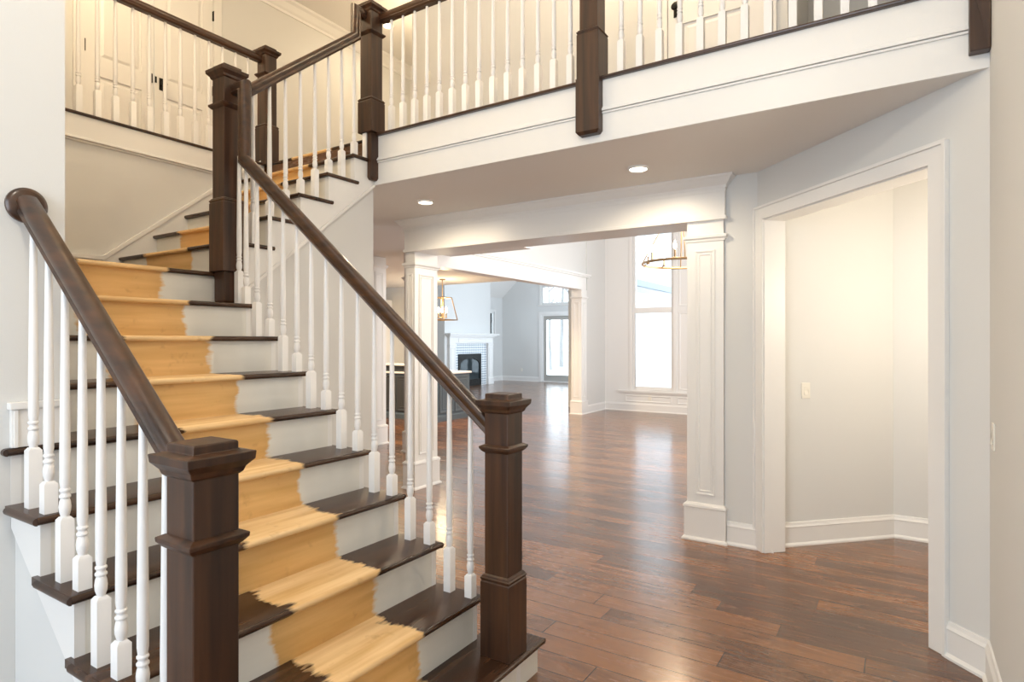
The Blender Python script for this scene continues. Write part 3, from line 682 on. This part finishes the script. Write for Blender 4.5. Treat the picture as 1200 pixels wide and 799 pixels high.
# balcony railing
RB = thing('balcony_railing', 'balcony railing over the hall with white balusters and a dark newel hanging over the fascia', 'railing', (-1.61, 3.45, Z2))
n = newel(RB, -1.61, 3.445, Z2, 4.145, 3.90, 3.435)
bm = new(); frustum(bm, -1.61, 3.445-.0005, [(2.80-.018, .062), (2.80, .0775), (Z2+.001, .0775)])
for v in bm.verts:
    if v.co.y > 3.445: v.co.y = 3.428
obj('newel_drop', bm, 'dark', n)
bm = new()
x0, x1, y0, y1 = .2625, .339, 3.3675, 3.52
bx(bm, x0, x1, y0, 3.428, 2.80, Z2+.004); bx(bm, x0, x1, y0, y1, Z2+.004, 3.42); bx(bm, x0+.017, x1, y0+.017, y1-.017, 3.42, 4.10); bx(bm, x0-.012, x1, y0-.012, y1+.012, 4.10, 4.125); bx(bm, x0+.016, x1, y0+.016, y1-.016, 4.125, 4.145); obj('half_newel', bm, 'dark', RB, bevel=.005, label='half newel against the right wall')
bm = new(); sweep_run(bm, RAIL, [(-3.42, 4.04), (.28, 4.04)], (0, 3.455, 0), (1, 0, 0)); obj('handrail', bm, 'darkx', RB, smooth=True)
YBB = 3.462
for i in range(14): baluster(RB, -3.325+.1195*i, YBB, Z2+.004, .21, 4.02)
for i in range(14): baluster(RB, -1.425+.1195*i, YBB, Z2+.004, .21, 4.02)
# gallery railing
RG = thing('gallery_railing', 'upper gallery railing in front of the white double doors, ending at a dark newel', 'railing', (-4.9, 3.48, Z2))
newel(RG, -4.90, 3.48, Z2-.02, 4.20, 3.945, 3.49)
bm = new(); sweep_run(bm, RAIL, [(YC, 4.09), (3.425, 4.09)], (-4.92, 0, 0), (0, 1, 0)); obj('handrail', bm, 'darky', RG, smooth=True)
for i in range(20):
    y = 3.31-.1215*i
    if y > YC+.03: baluster(RG, -4.935, y, Z2+.004, .21, 4.07)

# ------------------------------------------------------------------ lights and small things
def downlight(x, y, label, z=ZC, power=26, group=None):
    t = thing('recessed_light', label, 'ceiling light', (x, y, z), group)
    bm = new(); torus(bm, (x, y, z-.003), .066, .008); obj('trim_ring', bm, 'trim', t, smooth=True)
    bm = new(); lathe(bm, x, y, [(.062, z-.001), (.062, z-.004)], 24); obj('lens', bm, 'lens', t)
    spot('downlight_beam', (x, y, z-.012), power, (1, .83, .60), 172)
downlight(-1.56, 4.10, 'round recessed ceiling light nearer the doorway, right of the hanging newel')
downlight(-3.51, 4.08, 'round recessed ceiling light by the end of the upper stair flight')
downlight(-5.55, 5.72, 'round recessed light in the upstairs hall ceiling beside the balcony newel', ZT, 12)
def plate(name, label, F, rocker=True):
    t = thing(name, label, 'switch' if rocker else 'outlet', F.O)
    bm = new(); bx(bm, -.036, .036, -.058, .058, 0, .006, F); obj('cover_plate', bm, 'plate', t, bevel=.002)
    if rocker:
        bm = new(); prism(bm, [(-.032, .006), (.032, .006), (.032, .009), (0, .0065), (-.032, .012)], -.016, .016, B(F.O, F.V, F.N, F.U)); obj('rocker', bm, 'plate', t, bevel=.001)
    else:
        for b in (.022, -.022): bm = new(); bx(bm, -.016, .016, b-.015, b+.015, .006, .0085, F); obj('socket', bm, 'plate', t, bevel=.001)
dC = (cB-cA).normalized()
q = cA+dC*.30
plate('light_switch', 'white rocker light switch on the closet wall seen through the doorway', B((q.x, q.y, 1.145), (dC.x, dC.y, 0), (0, 0, 1), (dC.y, -dC.x, 0)))
plate('light_switch', 'white light switch on the cream wall at the right edge', B((.34, 3.283, 1.105), (0, 1, 0), (0, 0, 1), (-1, 0, 0)))
plate('light_switch', 'small light switch upstairs on the wall behind the balcony balusters', B((-3.95, YH, 4.13), (1, 0, 0), (0, 0, 1), (0, -1, 0)))
plate('wall_outlet', 'white wall outlet low on the grey wall beside the patio door', B((-12.05, YB, .42), (1, 0, 0), (0, 0, 1), (0, -1, 0)), False)
plate('wall_outlet', 'white outlet low on the panelled wall below the dining window', B((-4.47, YD-.0, .30), (1, 0, 0), (0, 0, 1), (0, -1, 0)), False)
# dining chandelier
cx, cy, cz = -2.11, 6.96, 2.41
CH = thing('chandelier', 'ring chandelier with lit candle bulbs hanging in the dining room before the tall window', 'chandelier', (cx, cy, cz))
bm = new(); torus(bm, (cx, cy, cz), .46, .009); obj('frame_ring', bm, 'bronze', CH, smooth=True)
bm = new(); torus(bm, (cx, cy, cz+.62), .12, .008, 24); obj('top_ring', bm, 'bronze', CH, smooth=True)
for i in range(4):
    a = R(20+90*i); bm = new(); tube(bm, [(cx+.46*math.cos(a), cy+.46*math.sin(a), cz), (cx+.12*math.cos(a), cy+.12*math.sin(a), cz+.62)], .007); obj('frame_rod', bm, 'bronze', CH, smooth=True)
bm = new(); tube(bm, [(cx, cy, cz+.62), (cx, cy, 5.3)], .008); tube(bm, [(cx-.12, cy, cz+.62), (cx+.12, cy, cz+.62)], .006); tube(bm, [(cx, cy-.12, cz+.62), (cx, cy+.12, cz+.62)], .006); obj('stem', bm, 'bronze', CH, smooth=True)
for i in range(8):
    a = R(5+45*i); x, y = cx+.40*math.cos(a), cy+.40*math.sin(a)
    bm = new(); tube(bm, [(cx+.455*math.cos(a), cy+.455*math.sin(a), cz), (x, y, cz+.02)], .005); lathe(bm, x, y, [(.022, cz+.015), (.024, cz+.025), (.010, cz+.03), (.010, cz+.11)], 10); c = obj('candle', bm, 'bronze', CH, smooth=True)
    bm = new(); lathe(bm, x, y, [(.008, cz+.11), (.017, cz+.135), (.019, cz+.155), (.012, cz+.185), (.002, cz+.21)], 10); obj('bulb', bm, 'bulb', c, smooth=True)
l = bpy.data.lights.new('chandelier_glow', 'POINT'); l.energy = 36; l.color = (1, .80, .55); l.shadow_soft_size = .25
lo = bpy.data.objects.new('chandelier_glow', l); COL.objects.link(lo); lo.location = (cx, cy, cz+.3)
# island lantern
lx, ly, lz = -7.62, 9.36, 1.93
LN = thing('lantern_pendant', 'open brass lantern pendant with candle bulbs hanging over the kitchen island', 'pendant light', (lx, ly, lz))
bb, tt, hh = .21, .13, .44
bm = new()
cor = [(-1, -1), (1, -1), (1, 1), (-1, 1)]
for i in range(4):
    p, q = cor[i], cor[(i+1) % 4]
    tube(bm, [(lx+p[0]*bb, ly+p[1]*bb, lz), (lx+q[0]*bb, ly+q[1]*bb, lz)], .010, 6); tube(bm, [(lx+p[0]*tt, ly+p[1]*tt, lz+hh), (lx+q[0]*tt, ly+q[1]*tt, lz+hh)], .010, 6)
    tube(bm, [(lx+p[0]*bb, ly+p[1]*bb, lz), (lx+p[0]*tt, ly+p[1]*tt, lz+hh)], .010, 6)
obj('cage', bm, 'bronze', LN, smooth=True)
bm = new(); tube(bm, [(lx, ly, lz+.04), (lx, ly, ZC)], .009); tube(bm, [(lx-tt, ly, lz+hh), (lx+tt, ly, lz+hh)], .007); lathe(bm, lx, ly, [(.06, ZC-.02), (.06, ZC)], 16); obj('stem', bm, 'bronze', LN, smooth=True)
for i in range(4):
    a = R(45+90*i); x, y = lx+.075*math.cos(a), ly+.075*math.sin(a)
    bm = new(); tube(bm, [(lx, ly, lz+.05), (x, y, lz+.05)], .006, 6); lathe(bm, x, y, [(.02, lz+.04), (.02, lz+.055), (.012, lz+.06), (.012, lz+.14)], 10); c = obj('candle', bm, 'bronze', LN, smooth=True)
    bm = new(); lathe(bm, x, y, [(.010, lz+.14), (.022, lz+.175), (.022, lz+.20), (.014, lz+.235), (.002, lz+.26)], 10); obj('bulb', bm, 'bulb', c, smooth=True)
l = bpy.data.lights.new('lantern_glow', 'POINT'); l.energy = 18; l.color = (1, .78, .50); l.shadow_soft_size = .12
lo = bpy.data.objects.new('lantern_glow', l); COL.objects.link(lo); lo.location = (lx, ly, lz+.3)
# kitchen island
ix0, ix1, iy0, iy1 = -9.3, -7.25, 8.76, 9.76
KI = thing('kitchen_island', 'blue grey kitchen island with a white stone worktop behind the stair railing', 'kitchen island', ((ix0+ix1)/2, (iy0+iy1)/2, 0))
bm = new(); bx(bm, ix0, ix1, iy0, iy1, .10, .875); bx(bm, ix0+.03, ix1-.03, iy0+.03, iy1-.03, 0, .1); obj('cabinet_body', bm, 'grey', KI, bevel=.004)
bm = new(); sweep2d(bm, [(0, 0), (.022, 0), (.022, .09), (.012, .115), (0, .12)], [(ix1, iy0), (ix0, iy0), (ix0, iy1), (ix1, iy1)], 0, True); obj('base_moulding', bm, 'grey', KI)
bm = new(); bx(bm, ix0-.03, ix1+.035, iy0-.03, iy1+.035, .876, .915); obj('worktop', bm, 'stone', KI, bevel=.012)
F = B((ix1, iy0, 0), (0, 1, 0), (0, 0, 1), (1, 0, 0))
def cabinet_door(F, a0, a1, b0, b1, m, parent, knob=None):
    bm = new(); bx(bm, a0, a1, b0, b1, .001, .014, F); ring(bm, F2(F, .014), a0, a1, b0, b1, .055, .008); ring(bm, F2(F, .014), a0+.07, a1-.07, b0+.07, b1-.07, .03, .006)
    d = obj('cabinet_door', bm, m, parent)
    if knob:
        K = B(F.p(knob[0], knob[1], .02), F.U, F.V, F.N); bm = new(); lathe(bm, 0, 0, [(.006, 0), (.006, .015), (.014, .02), (.013, .03), (.003, .033)], 10, K); obj('knob', bm, 'steel', d, smooth=True)
def F2(F, c): return B(F.p(0, 0, c), F.U, F.V, F.N)
for i in range(2): cabinet_door(F, .05+.46*i, .05+.46*i+.44, .15, .84, 'grey', KI, knob=(.05+.44-.03 if i == 0 else .51+.03, .75))
F = B((ix0, iy0, 0), (1, 0, 0), (0, 0, 1), (0, -1, 0))
for i in range(4): cabinet_door(F, .03+.505*i, .03+.505*i+.48, .15, .84, 'char', KI, knob=(.03+.505*i+.24, .81))
bm = new(); bx(bm, ix0, -7.95, iy0+.02, iy0+.10, .915, 1.03); sp = obj('raised_splashback', bm, 'char', KI, label='dark raised back strip with an outlet')
bm = new(); bx(bm, -8.44, -8.37, iy0+.012, iy0+.02, .945, 1.0); obj('outlet', bm, 'plate', sp)
bm = new(); bx(bm, ix0-.02, -7.92, iy0-.04, iy0+.28, 1.03, 1.068); obj('bar_top', bm, 'stone', KI, bevel=.01)
# tall pantry cabinet on the kitchen wall
PC = thing('pantry_cabinet', 'tall white pantry cabinet on the far kitchen wall left of the column', 'cabinet', (-10.6, 10.0, 0))
px0, px1, py = -11.3, -9.85, 9.72
bm = new(); bx(bm, px0, px1, py, YK-.125, 0, 2.45); obj('cabinet_body', bm, 'trim', PC, bevel=.004)
F = B((px0, py, 0), (1, 0, 0), (0, 0, 1), (0, -1, 0))
for i in range(3): cabinet_door(F, .02+.475*i, .02+.475*i+.46, .12, 1.4, 'trim', PC, knob=(.02+.475*i+.42, 1.1)); cabinet_door(F, .02+.475*i, .02+.475*i+.46, 1.42, 2.42, 'trim', PC)
# fireplace
FPX = -12.25; fy0, fy1 = 15.15, 17.72
bm = new(); bx(bm, XL, FPX, fy0, fy1, 0, 4.1); struct('wall_chimney', bm, 'wall')
FP = thing('fireplace', 'fireplace with white mantel, mosaic tile surround and black arched firebox', 'fireplace', (FPX, 16.45, 0))
F = B((FPX, 0, 0), (0, 1, 0), (0, 0, 1), (1, 0, 0))
fi0, fi1 = 15.62, 17.46
for a0, a1 in ((15.3, fi0), (fi1, 17.75)):
    bm = new(); bx(bm, a0, a1, 0, 1.44, 0, .10, F); bx(bm, a0-.02, a1+.02, 0, .22, 0, .125, F); bx(bm, a0-.015, a1+.015, 1.36, 1.40, 0, .12, F); ring(bm, F2(F, .10), a0+.05, a1-.05, .28, 1.3, .03, .01); obj('mantel_leg', bm, 'trim', FP, bevel=.004)
bm = new(); bx(bm, 15.3, 17.75, 1.44, 1.63, 0, .10, F); ring(bm, F2(F, .10), 15.75, 17.3, 1.475, 1.6, .025, .01); obj('frieze', bm, 'trim', FP, bevel=.004)
bm = new(); bx(bm, 15.26, 17.79, 1.63, 1.67, 0, .14, F); bx(bm, 15.2, 17.85, 1.67, 1.72, 0, .20, F); bx(bm, 15.12, 17.93, 1.72, 1.765, 0, .26, F); obj('mantel_shelf', bm, 'trim', FP, bevel=.008)
bm = new(); bx(bm, fi0, 15.83, 0, 1.44, 0, .02, F); bx(bm, 17.12, fi1, 0, 1.44, 0, .02, F); bx(bm, 15.83, 17.12, 1.08, 1.44, 0, .02, F); obj('tile_surround', bm, 'tile', FP)
fb = new(); bx(fb, 15.83, 17.12, 0, 1.08, 0, .012, F); fbo = obj('firebox', fb, 'soot', FP)
bm = new()
for a0, a1, b0, b1 in ((15.83, 15.93, 0, 1.08), (17.02, 17.12, 0, 1.08), (15.93, 17.02, 0, .22), (15.93, 17.02, .98, 1.08)): bx(bm, a0, a1, b0, b1, .012, .045, F)
arch = [(15.93, .98), (17.02, .98), (17.02, .70)]+[(16.475+.545*math.cos(R(t)), .70+.22*math.sin(R(t))) for t in range(10, 171, 10)]+[(15.93, .70)]
prism(bm, arch, .012, .045, F)
for b in (.06, .11, .16): bx(bm, 15.95, 17.0, b, b+.018, .045, .055, F)
obj('arched_door_frame', bm, 'black', fbo, bevel=.003)
bm = new(); bx(bm, 15.93, 17.02, .22, .92, .014, .018, F); obj('glass', bm, mat('firebox_glass', (.02, .03, .035), .04), fbo)
# ------------------------------------------------------------------ outdoors
bm = new(); bx(bm, -60, 40, YB+.3, 90, -.6, -.32); bx(bm, -7.4, 40, YD+.3, YB+.3, -.6, -.32); bx(bm, -60, -13.4, 0, YB+.3, -.6, -.32); struct('ground_snow', bm, 'snow')
random.seed(11)
def tree(x, y, h, r, label, lean=0):
    t = thing('bare_tree', label, 'tree', (x, y, -.32), 'bare trees outside the patio door')
    bm = new(); pts = [(x+lean*i/6*h*.1+random.uniform(-.04, .04), y, -.35+h*i/6) for i in range(7)]
    tube(bm, pts, [r*(1-.13*i) for i in range(7)], 8); obj('trunk', bm, 'bark', t, smooth=True)
    for b in range(9):
        i = random.randint(2, 6); p = Vector(pts[i]); a = random.uniform(0, 6.28); L = random.uniform(.8, 2.2)*h/9
        q1 = p+Vector((math.cos(a)*L*.5, math.sin(a)*L*.5, L*.45)); q2 = p+Vector((math.cos(a)*L*.8, math.sin(a)*L*.8, L*1.15))
        bm = new(); tube(bm, [p, q1, q2], [r*.35, r*.22, r*.06], 6); obj('branch', bm, 'bark', t, smooth=True)
spots = [(-17.2, 30), (-15.4, 26.5), (-18.8, 34), (-13.9, 27.5), (-16.4, 38), (-20.2, 38), (-14.4, 33), (-12.6, 31), (-12.0, 25.5), (-21.5, 42), (-17.9, 42), (-15.2, 44), (-10.5, 30), (-19.5, 29)]
for i, (x, y) in enumerate(spots): tree(x, y, random.uniform(9, 13), random.uniform(.09, .2), 'bare grey tree standing in the snow outside the patio door glass', random.uniform(-.3, .3))
# exterior of the great room wing, seen through the dining window
bm = new(); bx(bm, -6.32, -6.30, YD+.16, YB+.16, -.35, 3.2); struct('wall_wing_siding', bm, 'siding')
bm = new(); prism(bm, [(-5.75, EV), (-9.63, EV+3.5), (-9.63, EV+3.65), (-5.75, EV+.13)], YD+.16, YB+.5, Fv); rw = struct('roof_wing', bm, 'roof')
bm = new(); bx(bm, -5.78, -5.66, YD+.16, YB+.5, EV-.01, EV+.15); obj('gutter', bm, 'gutter', rw)
bm = new(); bx(bm, -6.3, -5.78, YD+.16, YB+.5, EV-.03, EV); obj('soffit', bm, 'siding', rw)
